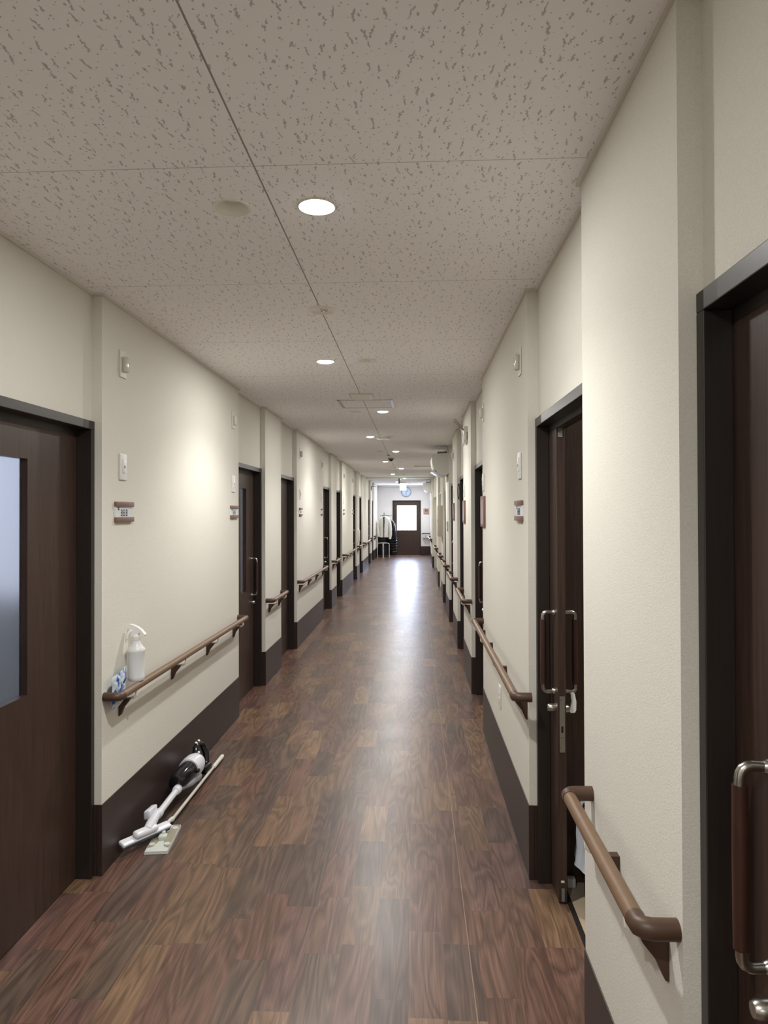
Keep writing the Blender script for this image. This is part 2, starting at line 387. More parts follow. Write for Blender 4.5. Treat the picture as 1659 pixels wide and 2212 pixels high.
for k, y in enumerate((2.6, 6.0)):
    o = MB().box((-3.545, y-1.1, 1.15), (-3.54, y+.8, 2.25)).build('window_%d' % (k+1), mat('daylit_room_window%d' % k, (230, 238, 250), .5, emit=2.5, ecol=(212, 222, 245)), smooth=False)
    struct(o, 'daylit window of the %s room on the left' % ('first', 'second')[k])
ld = bpy.data.lights.new('room_lamp', 'AREA'); ld.energy = ROOM_W; ld.size = .5; ld.color = (1, .97, .9)
lo = bpy.data.objects.new('room_lamp', ld); C.objects.link(lo); lo.location = (1.6, 2.4, 2.42)

# ------------------------------------------------------------------ doors
ndoor = [0]
def pull_handle(parent, x0, s, y, z0=.815, z1=1.155, reach=.047, knob=True, inner=False):
    """bow handle: satin metal elbows and a wooden grip; s points into the wall"""
    xg = x0-s*reach
    m = MB()
    for z, dz in ((z0, 1), (z1, -1)):
        pts = [(x0+s*.001, y, z+dz*.012), (x0-s*(reach-.018), y, z+dz*.010), (x0-s*(reach-.011), y, z+dz*.0115), (x0-s*(reach-.005), y, z+dz*.0155), (x0-s*(reach-.0012), y, z+dz*.022), (xg, y, z+dz*.030), (xg, y, z+dz*.043)]
        m.tube(pts, [.0085]*2+[.0088]*5, 16)
        m.lathe((x0, y, z+dz*.012), [(.013, 0), (.013, .005), (.0085, .012)], axis=(-s, 0, 0), n=16)
    h = m.build('door_handle', NICK, parent, label='satin nickel bow with a brown grip')
    g = MB().tube([(xg, y, z0+.04), (xg, y, (z0+z1)/2), (xg, y, z1-.04)], [.0118, .0125, .0118], 16).build('grip', GRIP, h)
    if knob:
        MB().lathe((x0, y, z0-.055), [(.0175, 0), (.0175, .012), (.015, .026), (.012, .030)], axis=(-s, 0, 0), n=24).build('lock_knob', NICK, parent)
    return h
def door(s, y0, y1, label, handle_at=None, window=None, leaf_mat=None, frame_mat=None, open_to=None, top=FT, knob=True):
    ndoor[0] += 1
    fx = (XR if s > 0 else XL)+s*.031
    lx = (XR+.081) if s > 0 else (XL-.094)
    fm = frame_mat or FRAMEM; lm = leaf_mat or DOORW
    root = thing('door_%d' % ndoor[0], label, 'door', (fx, (y0+y1)/2, 0), kind='structure')
    f = MB(); hb = top-.037
    f.box((fx, y0+.001, 0), (lx+s*.002, y0+.031, hb), bev=.002); f.box((fx, y1-.031, 0), (lx+s*.002, y1-.001, hb), bev=.002)
    f.box((fx, y0+.001, hb), (lx+s*.002, y1-.001, top), bev=.002)
    f.box((lx, y0-.004, 0), (lx+s*(.002 if open_to else .04), y0+.029, top-.02)); f.box((lx, y1-.029, 0), (lx+s*(.002 if open_to else .04), y1+.004, top-.02)); f.box((lx+s*.002, y0, top-.06), (lx+s*.045, y1, top))
    f.build('door_frame', fm, root, smooth=False)
    a, b = (y0+.012, y1-.012) if not open_to else open_to
    l = MB(); z0, z1 = .006, top-.045; x1 = lx+s*.036; xa = lx+s*.003
    if window:
        wa, wb, wz0, wz1 = window
        l.box((xa, a, z0), (x1, wa, z1)); l.box((xa, wb, z0), (x1, b, z1)); l.box((xa, wa, z0), (x1, wb, wz0)); l.box((xa, wa, wz1), (x1, wb, z1))
    else: l.box((xa, a, z0), (x1, b, z1), bev=.0015)
    leaf = l.build('door_leaf', lm, root, smooth=False)
    if window:
        MB().box((lx+s*.026, wa-.002, wz0-.002), (lx+s*.032, wb+.002, wz1+.002)).build('window_pane', FROST, leaf, smooth=False, label='tall narrow frosted pane')
    if handle_at is not None: pull_handle(root, xa, s, handle_at, knob=knob)
    return root, leaf, xa
door(-1, 1.975, 2.903, 'first dark walnut door on the left, cut by the picture edge, tall frosted slot window', 2.09, (2.31, 2.503, .875, 1.752))
door(-1, 5.20, 6.135, 'second dark door on the left, slot window and bow handle, before the narrow wall panel', 6.015, (5.64, 5.832, .875, 1.752))
door(-1, 6.865, 7.79, 'third dark door on the left, just past the narrow wall panel', 6.98)
door(-1, 10.04, 11.03, 'fourth dark door on the left, its bow handle showing past the second long wall panel', 10.90)
door(-1, 11.75, 12.66, 'fifth dark door on the left, just before the third long wall panel', 11.87)
door(-1, 14.9, 15.85, 'sixth dark door on the left, before the panel with the white intercom', 15.73)
door(-1, 16.6, 17.6, 'seventh dark door on the left, just past the panel with the white intercom', 16.72)
door(-1, 19.75, 20.72, 'eighth dark door on the left, next to last before the coat rack', 20.6)
door(-1, 21.45, 22.4, 'ninth dark door on the left, the last one before the coat rack', 21.57)
door(-1, .305, 1.245, 'dark door on the left behind the viewpoint', 1.12)
door(1, .33, 1.268, 'nearest dark door at the right picture edge with a large bow handle', 1.125)
rd, rleaf, xa = door(1, 1.986, 2.944, 'dark sliding door standing open on the right with a metal lock plate on its edge', None, open_to=(2.765, 3.66))
pull_handle(rd, xa, 1, 2.815)
m = MB(); xb = XR+.081+.036
for z, dz in ((.827, 1), (1.143, -1)):
    m.tube([(xb, 2.815, z), (xb+.033, 2.815, z-dz*.002), (xb+.041, 2.815, z+dz*.001), (xb+.047, 2.815, z+dz*.008), (xb+.047, 2.815, z+dz*.031)], .0088, 12)
h = m.build('door_handle', NICK, rd, label='satin nickel bow on the room side')
MB().tube([(xb+.047, 2.815, .855), (xb+.047, 2.815, .985), (xb+.047, 2.815, 1.115)], [.0118, .0125, .0118], 16).build('grip', GRIP, h)
h = MB().lathe((xb, 2.80, .76), [(.0175, 0), (.0175, .012), (.013, .02)], axis=(1, 0, 0), n=24).build('thumb_turn', NICK, rd)
MB().prism([(xb+.020, .750), (xb+.024, .745), (xb+.040, .747), (xb+.045, .757), (xb+.046, .79), (xb+.040, .822), (xb+.034, .827), (xb+.024, .822), (xb+.028, .79), (xb+.022, .765)], 2.79, 2.803, 'XZ').build('lever', WHT, h, label='long white plastic lever')
lp = MB().box((xa+.007, 2.7632, .597), (xa+.028, 2.7655, .818)).build('lock_plate', ALU, rd, smooth=False, label='brushed metal lock plate on the leaf edge')
MB().box((xa+.013, 2.7626, .675), (xa+.021, 2.7633, .70)).box((xa+.011, 2.7627, .803), (xa+.014, 2.7633, .806)).box((xa+.011, 2.7627, .612), (xa+.014, 2.7633, .615)).build('slot', BLK, lp, smooth=False)
MB().box((xa+.012, 2.756, .655), (xa+.023, 2.7633, .661)).build('latch', NICK, lp, smooth=False)
MB().box((xa+.006, 2.762, 1.845), (xa+.024, 2.7655, 1.885)).build('hanger_plate', GREYP, rd, smooth=False)
MB().box((xa+.009, 2.7625, .085), (xa+.022, 2.7655, .093)).build('sticker', WHT2, rd, smooth=False)
MB().box((xa+.011, 2.7622, .012), (xa+.023, 2.7655, .062)).build('guide_plate', GREYP, rd, smooth=False)
door(1, 4.90, 5.91, 'closed dark door on the right with only the bow handle peeping past the wall panel', 5.56)
door(1, 6.85, 7.855, 'third dark door on the right, past the wall panel with the router', 6.97)
door(1, 8.75, 9.744, 'fourth dark door on the right, just before the nearer air conditioner', 9.6)
door(1, 10.80, 11.84, 'fifth dark door on the right, hidden behind the panel with the nearer air conditioner', 11.0)
PALE = mat('pale_door_laminate', (196, 193, 180), .4, noise_amt=.04, nscale=20); 
door(1, 12.65, 13.5, 'pale door with a pale frame on the right beyond the beige cabinet', None, leaf_mat=PALE, frame_mat=WHT2)
door(1, 13.5, 14.35, 'second pale door on the right, beside its twin', None, leaf_mat=PALE, frame_mat=WHT2)
door(1, 15.5, 16.5, 'narrow dark sliver of door on the right beyond the pale doors', 15.7)
door(1, 21.3, 22.25, 'last dark door on the right behind the farther air conditioner', 21.5)

# end door with the bright pane
ndoor[0] += 1
root = thing('door_%d' % ndoor[0], 'dark door at the far end with a glowing white daylit pane', 'door', (-.3, Y_END, 0), kind='structure')
f = MB(); f.box((-.805, Y_END-.012, 0), (-.765, Y_END+.06, 1.96), bev=.002); f.box((.165, Y_END-.012, 0), (.205, Y_END+.06, 1.96), bev=.002); f.box((-.765, Y_END-.012, 1.92), (.165, Y_END+.06, 1.96), bev=.002)
f.build('door_frame', FRAMEM, root, smooth=False)
l = MB(); ya, yb = Y_END+.02, Y_END+.056
l.box((-.765, ya, .01), (-.64, yb, 1.92)); l.box((.037, ya, .01), (.165, yb, 1.92)); l.box((-.64, ya, .01), (.037, yb, .894)); l.box((-.64, ya, 1.778), (.037, yb, 1.92))
lf = l.build('door_leaf', DOORW, root, smooth=False)
MB().box((-.642, ya+.012, .892), (.039, ya+.02, 1.78)).build('window_pane', PANE, lf, smooth=False, label='bright white daylit pane')
hm = MB(); hm.tube([(-.71, ya, 1.13), (-.71, ya-.04, 1.13), (-.71, ya-.045, 1.11), (-.71, ya-.045, .88), (-.71, ya-.04, .86), (-.71, ya, .86)], .009, 10); hm.build('door_handle', NICK, root)
MB().box((-.765, Y_END-.02, 0), (.165, Y_END+.02, .006)).build('sill', ALU, root, smooth=False)
MB().box((-.9, Y_END+.06, -.01), (.3, Y_END+.1, 2.1)).build('backing_panel', FRAMEM, root, smooth=False)

# ------------------------------------------------------------------ handrails
def handrail(s, y0, y1, z, label, brk, group):
    X = XR if s > 0 else XL
    xr = X-s*.067
    root = thing('handrail', label, 'handrail', (X, y0, z), group=group)
    a, b = y0+.02, y1-.03
    MB().tube([(xr, a+.018, z), (xr, b-.018, z)], .0178, 20).build('rail', RAIL, root)
    for y, d in ((a, 1), (b, -1)):
        m = MB(); m.tube([(X-s*.0005, y, z), (X-s*.045, y, z), (X-s*.058, y+d*.004, z), (X-s*.0665, y+d*.013, z), (xr, y+d*.034, z)], .0194, 20)
        m.build('rail_end', RAILD, root)
    for y in brk:
        m = MB(); t_ = .011
        # triangular fin on the wall plate
        m.prism([(X-s*.0005, z-.045), (X-s*.0005, z-.125), (X-s*.008, z-.122), (X-s*.024, z-.085), (X-s*.050, z-.052), (X-s*.052, z-.045)], y-t_, y+t_, 'XZ')
        k = m.build('bracket', BRKT, root)
        MB().tube([(X-s*.046, y+.012, z-.048), (X-s*.060, y+.016, z-.047), (X-s*.071, y+.018, z-.038), (X-s*.072, y+.018, z-.024), (X-s*.067, y+.018, z-.016)], .0055, 10).build('hook', WHT2, k, label='pale curved hook')
    return root
def brks(a, b):
    n = max(2, int(round((b-a)/.65))+1)
    return [a+.14+(b-a-.28)*k/(n-1) for k in range(n)]
GL = 'brown handrails on the left wall'; GR = 'brown handrails on the right wall'
handrail(-1, 2.903, 5.20, .756, 'longest brown handrail on the left, spray bottle standing on it', [3.08, 3.755, 4.39, 5.03], GL)
ll = ['short brown handrail on the narrow left panel before the third door', 'brown handrail on the second long left panel, between third and fourth doors', 'short brown handrail on the left between fourth and fifth doors',
      'brown handrail on the third long left panel, between fifth and sixth doors', 'short brown handrail on the left under the white intercom', 'brown handrail on the left between seventh and eighth doors',
      'tiny brown handrail on the left between the last two doors', 'farthest brown handrail on the left, ending at the coats']
for (a, b), lb in zip(PL[3:], ll):
    b = min(b, 23.45)
    handrail(-1, a, b, .756, lb, brks(a, b), GL)
handrail(1, 1.270, 1.93, .785, 'nearest thick brown handrail on the right, before the open door', [1.345, 1.66], GR)
handrail(1, 2.85, 4.90, .785, 'long brown handrail on the right just past the open door', [2.99, 3.65, 4.3, 4.75], GR)
for (a, b), lb in zip(PR[3:], ['brown handrail on the right below the router with antennas', 'brown handrail on the right between third and fourth doors', 'brown handrail on the right below the nearer air conditioner',
      'brown handrail on the right below the beige cabinet', 'brown handrail on the right past the pale doors', 'farthest side handrail on the right, below the farther air conditioner']):
    handrail(1, a-.02, b, .785, lb, brks(a, b), GR)
root = thing('handrail', 'short dark rail on the end wall right of the bright door', 'handrail', (.38, Y_END, .78))
MB().tube([(.235, Y_END-.067, .785), (.53, Y_END-.067, .785)], .0178, 16).build('rail', RAILD, root)
for x in (.25, .51): MB().tube([(x, Y_END, .785), (x, Y_END-.067, .785)], .012, 12).build('bracket', BRKT, root)

# ------------------------------------------------------------------ ceiling fittings
def downlight(x, y, lit, label, group):
    root = thing('ceiling_light', label, 'ceiling light', (x, y, HC), group=group)
    MB().lathe((x, y, HC), [(.050, .0015), (.050, -.001), (.056, -.004), (.060, -.0025), (.0605, .0)], n=40, cap0=False, cap1=False).build('trim_ring', WHT2 if lit else CREAM, root)
    if lit:
        MB().lathe((x, y, HC), [(.0502, -.001), (.047, .012), (.046, .03)], n=40, cap0=False, cap1=False).build('reflector', WHT, root)
        MB().lathe((x, y, HC), [(.0465, .006), (.0465, -.002), (.043, -.007), (.030, -.011), (.012, -.013)], n=40, cap0=False).build('lens', LENS, root)
        l = bpy.data.lights.new('lamp', 'SPOT'); l.energy = LAMP_W; l.color = LAMP_COL; l.spot_size = math.radians(SPOT_DEG); l.spot_blend = SPOT_BLEND; l.shadow_soft_size = .025
        q = bpy.data.objects.new('lamp', l); C.objects.link(q); q.parent = root; q.location = (0, 0, -.024)
        l = bpy.data.lights.new('lamp_glow', 'AREA'); l.shape = 'DISK'; l.size = .085; l.energy = DISK_W; l.color = LAMP_COL
        q = bpy.data.objects.new('lamp_glow', l); C.objects.link(q); q.parent = root; q.location = (0, 0, -.016)
    else:
        MB().lathe((x, y, HC), [(.0502, -.001), (.045, .012), (.033, .028), (.030, .040)], n=40, cap0=False).build('reflector', CREAM, root)
        MB().lathe((x, y, HC), [(.030, .038), (.024, .024), (.010, .018)], n=24, cap0=False).build('lens', mat('unlit_lens', (215, 212, 200), .4), root)
    return root
ords = ['first', 'second', 'third', 'fourth', 'fifth', 'sixth', 'seventh', 'eighth', 'ninth', 'tenth', 'last']
for k, (x, y) in enumerate(lights):
    lb = 'largest and nearest lit white ceiling downlight, right of the unlit one' if k == 0 else '%s glowing ceiling downlight counting away from the viewer' % ords[k]
    downlight(x, y, True, lb, 'lit ceiling downlights')
for x, y in lights_back: downlight(x, y, True, 'lit ceiling downlight overhead, out of the picture', 'lit ceiling downlights')
dl_ = ['largest and nearest unlit cream downlight, left of the ceiling seam', 'unlit cream downlight right of the second lit lamp', 'unlit downlight left of the third lit lamp, beyond the ceiling hatch', 'unlit downlight right of the fourth lit lamp',
       'unlit downlight left of the fifth lit lamp', 'unlit downlight right of the sixth lit lamp and the dome', 'farthest unlit downlight, before the exit sign']
for (x, y), lb in zip(dark_l, dl_): downlight(x, y, False, lb, 'unlit ceiling downlights')
# emergency lamp
root = thing('emergency_light', 'round cream emergency light with two tiny bulbs on the ceiling seam', 'emergency light', (-.43, 3.19, HC))
MB().lathe((-.43, 3.19, HC), [(.064, 0), (.064, -.004), (.058, -.009), (.050, -.009), (.044, -.005)], n=40).build('cover_plate', CREAM, root)
MB().box((-.437, 3.165, HC-.010), (-.40, 3.195, HC-.004), bev=.002).build('lamp_window', mat('clear_lamp_window', (225, 225, 225), .15, metal=.6), root)
for x in (-.428, -.409): MB().lathe((x, 3.178, HC-.009), [(.007, 0), (.006, -.004), (.002, -.006)], n=12).build('bulb', NICK, root)
# ceiling grilles
for (x, y, sz, lb) in ((-.43, 5.585, .10, 'square cream ceiling vent cover just before the aluminium hatch'), (-.41, 8.84, .095, 'square ceiling vent cover right of the fourth lit lamp')):
    root = thing('ceiling_vent', lb, 'vent', (x, y, HC), group='square ceiling vent covers')
    MB().box((x-sz, y-.115, HC-.006), (x+sz, y+.115, HC), bev=.003).build('frame', TRIMW, root)
    t = bmesh.new(); m = MB(); q = .085
    m.prism([(x-q, HC-.006), (x-q*.75, HC-.020), (x+q*.75, HC-.020), (x+q, HC-.006)], y-.095, y+.095, 'XZ'); m.build('cover', CREAM, root, smooth=False); t.free()
# hatch
root = thing('ceiling_hatch', 'square aluminium framed access hatch in the ceiling', 'hatch', (-.42, 6.0, HC))
x0, x1, y0, y1 = -.655, -.185, 5.785, 6.225; m = MB()
m.box((x0, y0, HC-.004), (x0+.022, y1, HC)); m.box((x1-.022, y0, HC-.004), (x1, y1, HC)); m.box((x0, y0, HC-.004), (x1, y0+.012, HC)); m.box((x0, y1-.012, HC-.004), (x1, y1, HC))
m.build('frame', ALU, root, smooth=False)
m = MB(); g = .026
m.box((x0+g, y0+g-.008, HC-.0025), (x1-g, y1-g+.008, HC-.0005)); m.build('panel', CE, root, smooth=False)
m = MB(); m.box((x0+.022, y0+.012, HC-.001), (x1-.022, y1-.012, HC-.0002)); m.build('shadow_gap', GREYP, root, smooth=False)
# heat sensor, dome, speaker disc, ceiling bar
root = thing('heat_detector', 'flat round detector on the ceiling just before the dark dome', 'detector', (-.43, 11.25, HC))
MB().lathe((-.43, 11.25, HC), [(.05, 0), (.05, -.008), (.03, -.012)], n=28).build('base', CREAM, root); MB().lathe((-.43, 11.25, HC-.010), [(.024, 0), (.022, -.014), (.016, -.018)], n=20).build('sensor', GREYP, root)
root = thing('smoke_detector', 'dark grey dome hanging from the ceiling', 'smoke detector', (-.42, 12.1, HC))
MB().lathe((-.42, 12.1, HC), [(.055, 0), (.055, -.016), (.048, -.022)], n=28).build('base', mat('grey_dome_base', (140, 138, 130), .5), root)
MB().lathe((-.42, 12.1, HC-.020), [(.044, 0), (.038, -.016), (.024, -.030), (.010, -.036)], n=28).build('dome', mat('dark_dome', (60, 60, 60), .25), root)
root = thing('ceiling_speaker', 'wide flat round ceiling speaker beyond the dome', 'speaker', (-.43, 14.6, HC))
MB().lathe((-.43, 14.6, HC), [(.105, 0), (.100, -.014), (.06, -.020)], n=36).build('rim', CREAM, root); MB().lathe((-.43, 14.6, HC-.0195), [(.058, 0), (.03, -.004)], n=24).build('grille', GREYP, root)
root = thing('ceiling_rail', 'thin white bar on the ceiling beside the nearer air conditioner', 'rail', (0, 14.2, HC))
MB().box((.03, 14.19, HC-.018), (.36, 14.21, HC), bev=.002).build('bar', WHT2, root); MB().box((-.022, 14.15, HC-.035), (.035, 14.25, HC), bev=.004).build('end_box', WHT, root)
# exit sign
root = thing('exit_sign', 'lit white emergency exit sign hanging from the ceiling near the end', 'exit sign', (-.37, 18.9, HC))
MB().box((-.455, 18.86, HC-.17), (-.405, 18.98, HC-.001), bev=.004).build('bracket', mat('blue_grey_bracket', (110, 112, 124), .4), root)
MB().box((-.415, 18.87, 2.33), (-.235, 18.96, 2.375), bev=.006).build('housing', WHT, root)
pn = MB().box((-.412, 18.885, 2.145), (-.240, 18.925, 2.33), bev=.003).build('panel', mat('lit_exit_panel', (240, 255, 246), .4, emit=5, ecol=(225, 255, 240)), root, label='glowing white panel with a green running figure')
m = MB(); yp = 18.8835
m.prism([(-.385, 2.165), (-.268, 2.165), (-.268, 2.31), (-.385, 2.31)], yp, yp+.001, 'XZ')
m.build('green_field', mat('exit_green', (60, 190, 130), .4, emit=2.2, ecol=(120, 235, 180)), pn, smooth=False)
m = MB(); yp = 18.8820
m.lathe((-.330, yp, 2.288), [(.012, 0), (.011, .001)], axis=(0, 1, 0), n=16)
m.prism([(-.345, 2.272), (-.315, 2.268), (-.300, 2.240), (-.306, 2.236), (-.322, 2.254), (-.322, 2.230), (-.300, 2.212), (-.302, 2.178), (-.313, 2.178), (-.314, 2.205), (-.338, 2.222), (-.352, 2.196), (-.376, 2.190), (-.376, 2.200), (-.358, 2.206), (-.345, 2.240), (-.350, 2.256), (-.368, 2.244), (-.374, 2.250)], yp, yp+.001, 'XZ')
m.build('running_figure', mat('exit_white', (250, 255, 250), .4, emit=5, ecol=(235, 255, 245)), pn, smooth=False)
el = bpy.data.lights.new('sign_glow', 'AREA'); el.energy = .6; el.size = .15; el.color = (.75, 1, .92)
q = bpy.data.objects.new('sign_glow', el); C.objects.link(q); q.parent = root; q.location = (.04, -.02, -.255); q.rotation_euler = (PI/2, 0, 0)

# ------------------------------------------------------------------ wall plates on the side walls
SH = mat('clear_lamp_cover', (205, 203, 196), .12); 
def call_lamp(s, y, z, label):
    X = XR if s > 0 else XL
    root = thing('call_lamp', label, 'call lamp', (X, y, z), group='nurse call lamps above the name plates')
    MB().box((X, y-.036, z-.062), (X-s*.007, y+.036, z+.062), bev=.003).build('plate', WHT2, root)
    MB().box((X-s*.006, y-.017, z-.038), (X-s*.030, y+.017, z+.034), bev=.009, seg=4).build('lens', SH, root)
    return root
def switch(s, y, z, label, h=.061, w=.036, name='wall_switch', cat='switch'):
    X = XR if s > 0 else XL
    root = thing(name, label, cat, (X, y, z), group='white switch plates below the call lamps' if name == 'wall_switch' else None)
    MB().box((X, y-w, z-h), (X-s*.008, y+w, z+h), bev=.004, seg=3).build('plate', WHT, root)
    MB().box((X-s*.0075, y-.014, z-.028), (X-s*.012, y+.016, z+.036), bev=.002).build('rocker', mat('white_rocker', (232, 232, 232), .3), root)
    MB().box((X-s*.0115, y-.004, z-.006), (X-s*.0128, y+.008, z+.006)).build('indicator', GREYP, root, smooth=False)
    return root
PAPER = mat('white_card', (214, 218, 222), .35)
def name_plate(s, y, z, label, detail=True):
    X = XR if s > 0 else XL
    root = thing('name_plate', label, 'name plate', (X, y, z), group='room name plates with brown strips')
    MB().box((X, y-.092, z-.030), (X-s*.006, y+.086, z+.030)).build('card', PAPER, root, smooth=False)
    for dz in (.036, -.034):
        m = MB(); m.box((X, y-.095, z+dz-.011), (X-s*.014, y+.095, z+dz+.011), bev=.002); m.build('strip', BROWNP, root, label='brown edge strip')
    if detail:
        m = MB(); xx = X-s*.0064
        def stroke(a, b, c, d): m.box((xx, y-s*a, z+b), (xx-s*.0006, y-s*c, z+d))
        rnd = random.Random(int(y*100))
        for gx in ((-.038, -.012, .016) if True else ()):
            w_, h_ = .019, .026
            for k in range(3):
                zz = -.012+h_*(k/2.0); stroke(gx, zz-.0018-.004, gx+w_*rnd.uniform(.6, 1), zz+.0018-.004)
            for k in range(2):
                xg = gx+w_*(.15+.6*k); stroke(xg, -.018, xg+.0028, .010*rnd.uniform(.6, 1.1))
        stroke(-.072, .010, -.052, .013); stroke(-.072, .018, -.052, .021); stroke(-.064, .008, -.060, .024)
        m.build('lettering', INK, root, smooth=False)
    return root
W5 = ['first long left panel beside the nearest door', 'first long left panel beside the second door', 'second long left panel, near end', 'second long left panel, far end', 'third long left panel, near end', 'third long left panel, far end']
YS = [3.108, 5.04, 8.015, 9.87, 12.94, 14.78]
for y, wd in zip(YS, W5):
    call_lamp(-1, y, 2.232, 'small white call lamp high on the %s' % wd)
    switch(-1, y, 1.76, 'upright white switch plate on the %s' % wd)
    name_plate(-1, y+.01, 1.553, 'name plate with brown strips on the %s' % wd)
call_lamp(1, 3.13, 2.225, 'white call lamp high on the right wall past the open door')
switch(1, 3.149, 1.758, 'white switch plate on the right wall past the open door')
name_plate(1, 3.16, 1.553, 'name plate with brown strips on the right wall past the open door')
for y, wd in ((4.81, 'far end of the panel past the open door'), (6.66, 'right panel with the router'), (8.45, 'right panel after the third door')):
    if y != 6.66: call_lamp(1, y, 2.236, 'call lamp seen edge-on on the %s' % wd)
    switch(1, y, 1.755, 'switch plate seen edge-on on the %s' % wd)
    root = thing('wall_plaque', 'rosy brown plaque seen edge-on on the %s' % wd, 'plaque', (XR, y, 1.55), group='rosy brown plaques on the right wall')
    MB().box((XR, y-.115, 1.445), (XR-.014, y+.115, 1.657), bev=.002).build('board', BROWNP, root)
    MB().box((XR-.0135, y-.095, 1.465), (XR-.0150, y+.095, 1.637)).build('face', mat('plaque_face', (150, 112, 106), .4), root, smooth=False)
root = thing('wall_outlet', 'white wall outlet low on the right under the long handrail', 'outlet', (XR, 3.926, .508))
MB().box((XR, 3.89, .447), (XR-.007, 3.962, .57), bev=.003).build('plate', WHT, root)
for z in (.525, .49):
    MB().box((XR-.0065, 3.912, z-.012), (XR-.009, 3.940, z+.012), bev=.001).build('socket', WHT2, root)
root = thing('wall_thermostat', 'small grey controller on the right wall below the nearer air conditioner', 'controller', (XR, 10.02, 1.34))
MB().box((XR, 9.97, 1.27), (XR-.02, 10.08, 1.41), bev=.003).build('case', mat('light_grey_case', (178, 178, 172), .4), root); MB().box((XR-.0195, 9.985, 1.34), (XR-.021, 10.065, 1.395)).build('screen', GREYP, root, smooth=False)
root = thing('intercom', 'white wall intercom on the narrow left panel between sixth and seventh doors', 'intercom', (XL, 16.05, 1.0))
MB().box((XL, 15.98, .82), (XL+.025, 16.14, 1.16), bev=.006).build('base', WHT, root); MB().box((XL+.024, 16.0, .86), (XL+.06, 16.05, 1.13), bev=.01).build('handset', WHT2, root)
# projecting sign bracket far left
root = thing('wall_bracket', 'small dark bracket with a projecting rod high on the far left wall', 'bracket', (XL, 21.0, 2.33))
MB().box((XL, 20.98, 2.21), (XL+.02, 21.06, 2.345), bev=.003).build('plate', mat('dark_bronze', (60, 54, 46), .4), root); MB().tube([(XL, 21.0, 2.336), (XL+.16, 21.0, 2.322)], .009, 10).build('rod', GREYP, root)
# dark loop on the right panel
root = thing('wall_hook', 'narrow dark loop hanging on the edge of the right panel before the third door', 'hook', (.49, 7.84, 1.78))
MB().tube([(.493+.011*math.cos(a), 7.842, 1.782+.075*math.sin(a)) for a in [2*PI*k/24 for k in range(25)]], .0028, 8, caps=False).build('loop', BLK, root)
for z in (1.862, 1.702): MB().box((.486, 7.835, z-.006), (.50, 7.8515, z+.006), bev=.002).build('clip', BLK, root)
# router with two antennas
root = thing('router', 'cream wireless router with two thin antennas high on the right wall', 'router', (XR, 6.3, 2.25))
MB().prism([(6.235, 2.20), (6.26, 2.178), (6.45, 2.178), (6.47, 2.20), (6.47, 2.305), (6.45, 2.322), (6.235, 2.322)], XR, XR-.034, 'YZ').build('case', WHT2, root, smooth=False)
MB().box((XR-.004, 6.233, 2.20), (XR-.010, 6.236, 2.27)).build('vent_slot', BLK, root, smooth=False)
for a, b in (((.417, 6.26, 2.300), (.351, 6.26, 2.378)), ((.434, 6.30, 2.308), (.363, 6.30, 2.398))):
    MB().tube([(.444, a[1], a[2]-.012), a, b], [.005, .005, .0035], 8).build('antenna', mat('grey_beige_antenna', (140, 132, 116), .5), root)
MB().tube([(.417, 6.25, 2.300), (.424, 6.25, 2.27), (.434, 6.25, 2.24), (.436, 6.25, 2.19), (.430, 6.25, 2.155), (.441, 6.25, 2.145), (.450, 6.25, 2.18)], .0048, 8).build('cable', WHT, root)
# beige cabinet
root = thing('wall_cabinet', 'narrow beige cabinet mounted on the right wall before the pale doors', 'cabinet', (XR, 12.2, 1.4))
MB().box((XR, 11.97, 1.12), (XR-.078, 12.5, 1.66), bev=.004).build('body', mat('beige_cabinet', (176, 168, 148), .5), root)
MB().box((XR-.076, 11.99, 1.14), (XR-.082, 12.48, 1.64), bev=.001).build('door', mat('beige_cabinet_door', (190, 184, 166), .5), root)
MB().box((XR-.081, 12.03, 1.36), (XR-.088, 12.05, 1.42)).build('latch', GREYP, root, smooth=False)
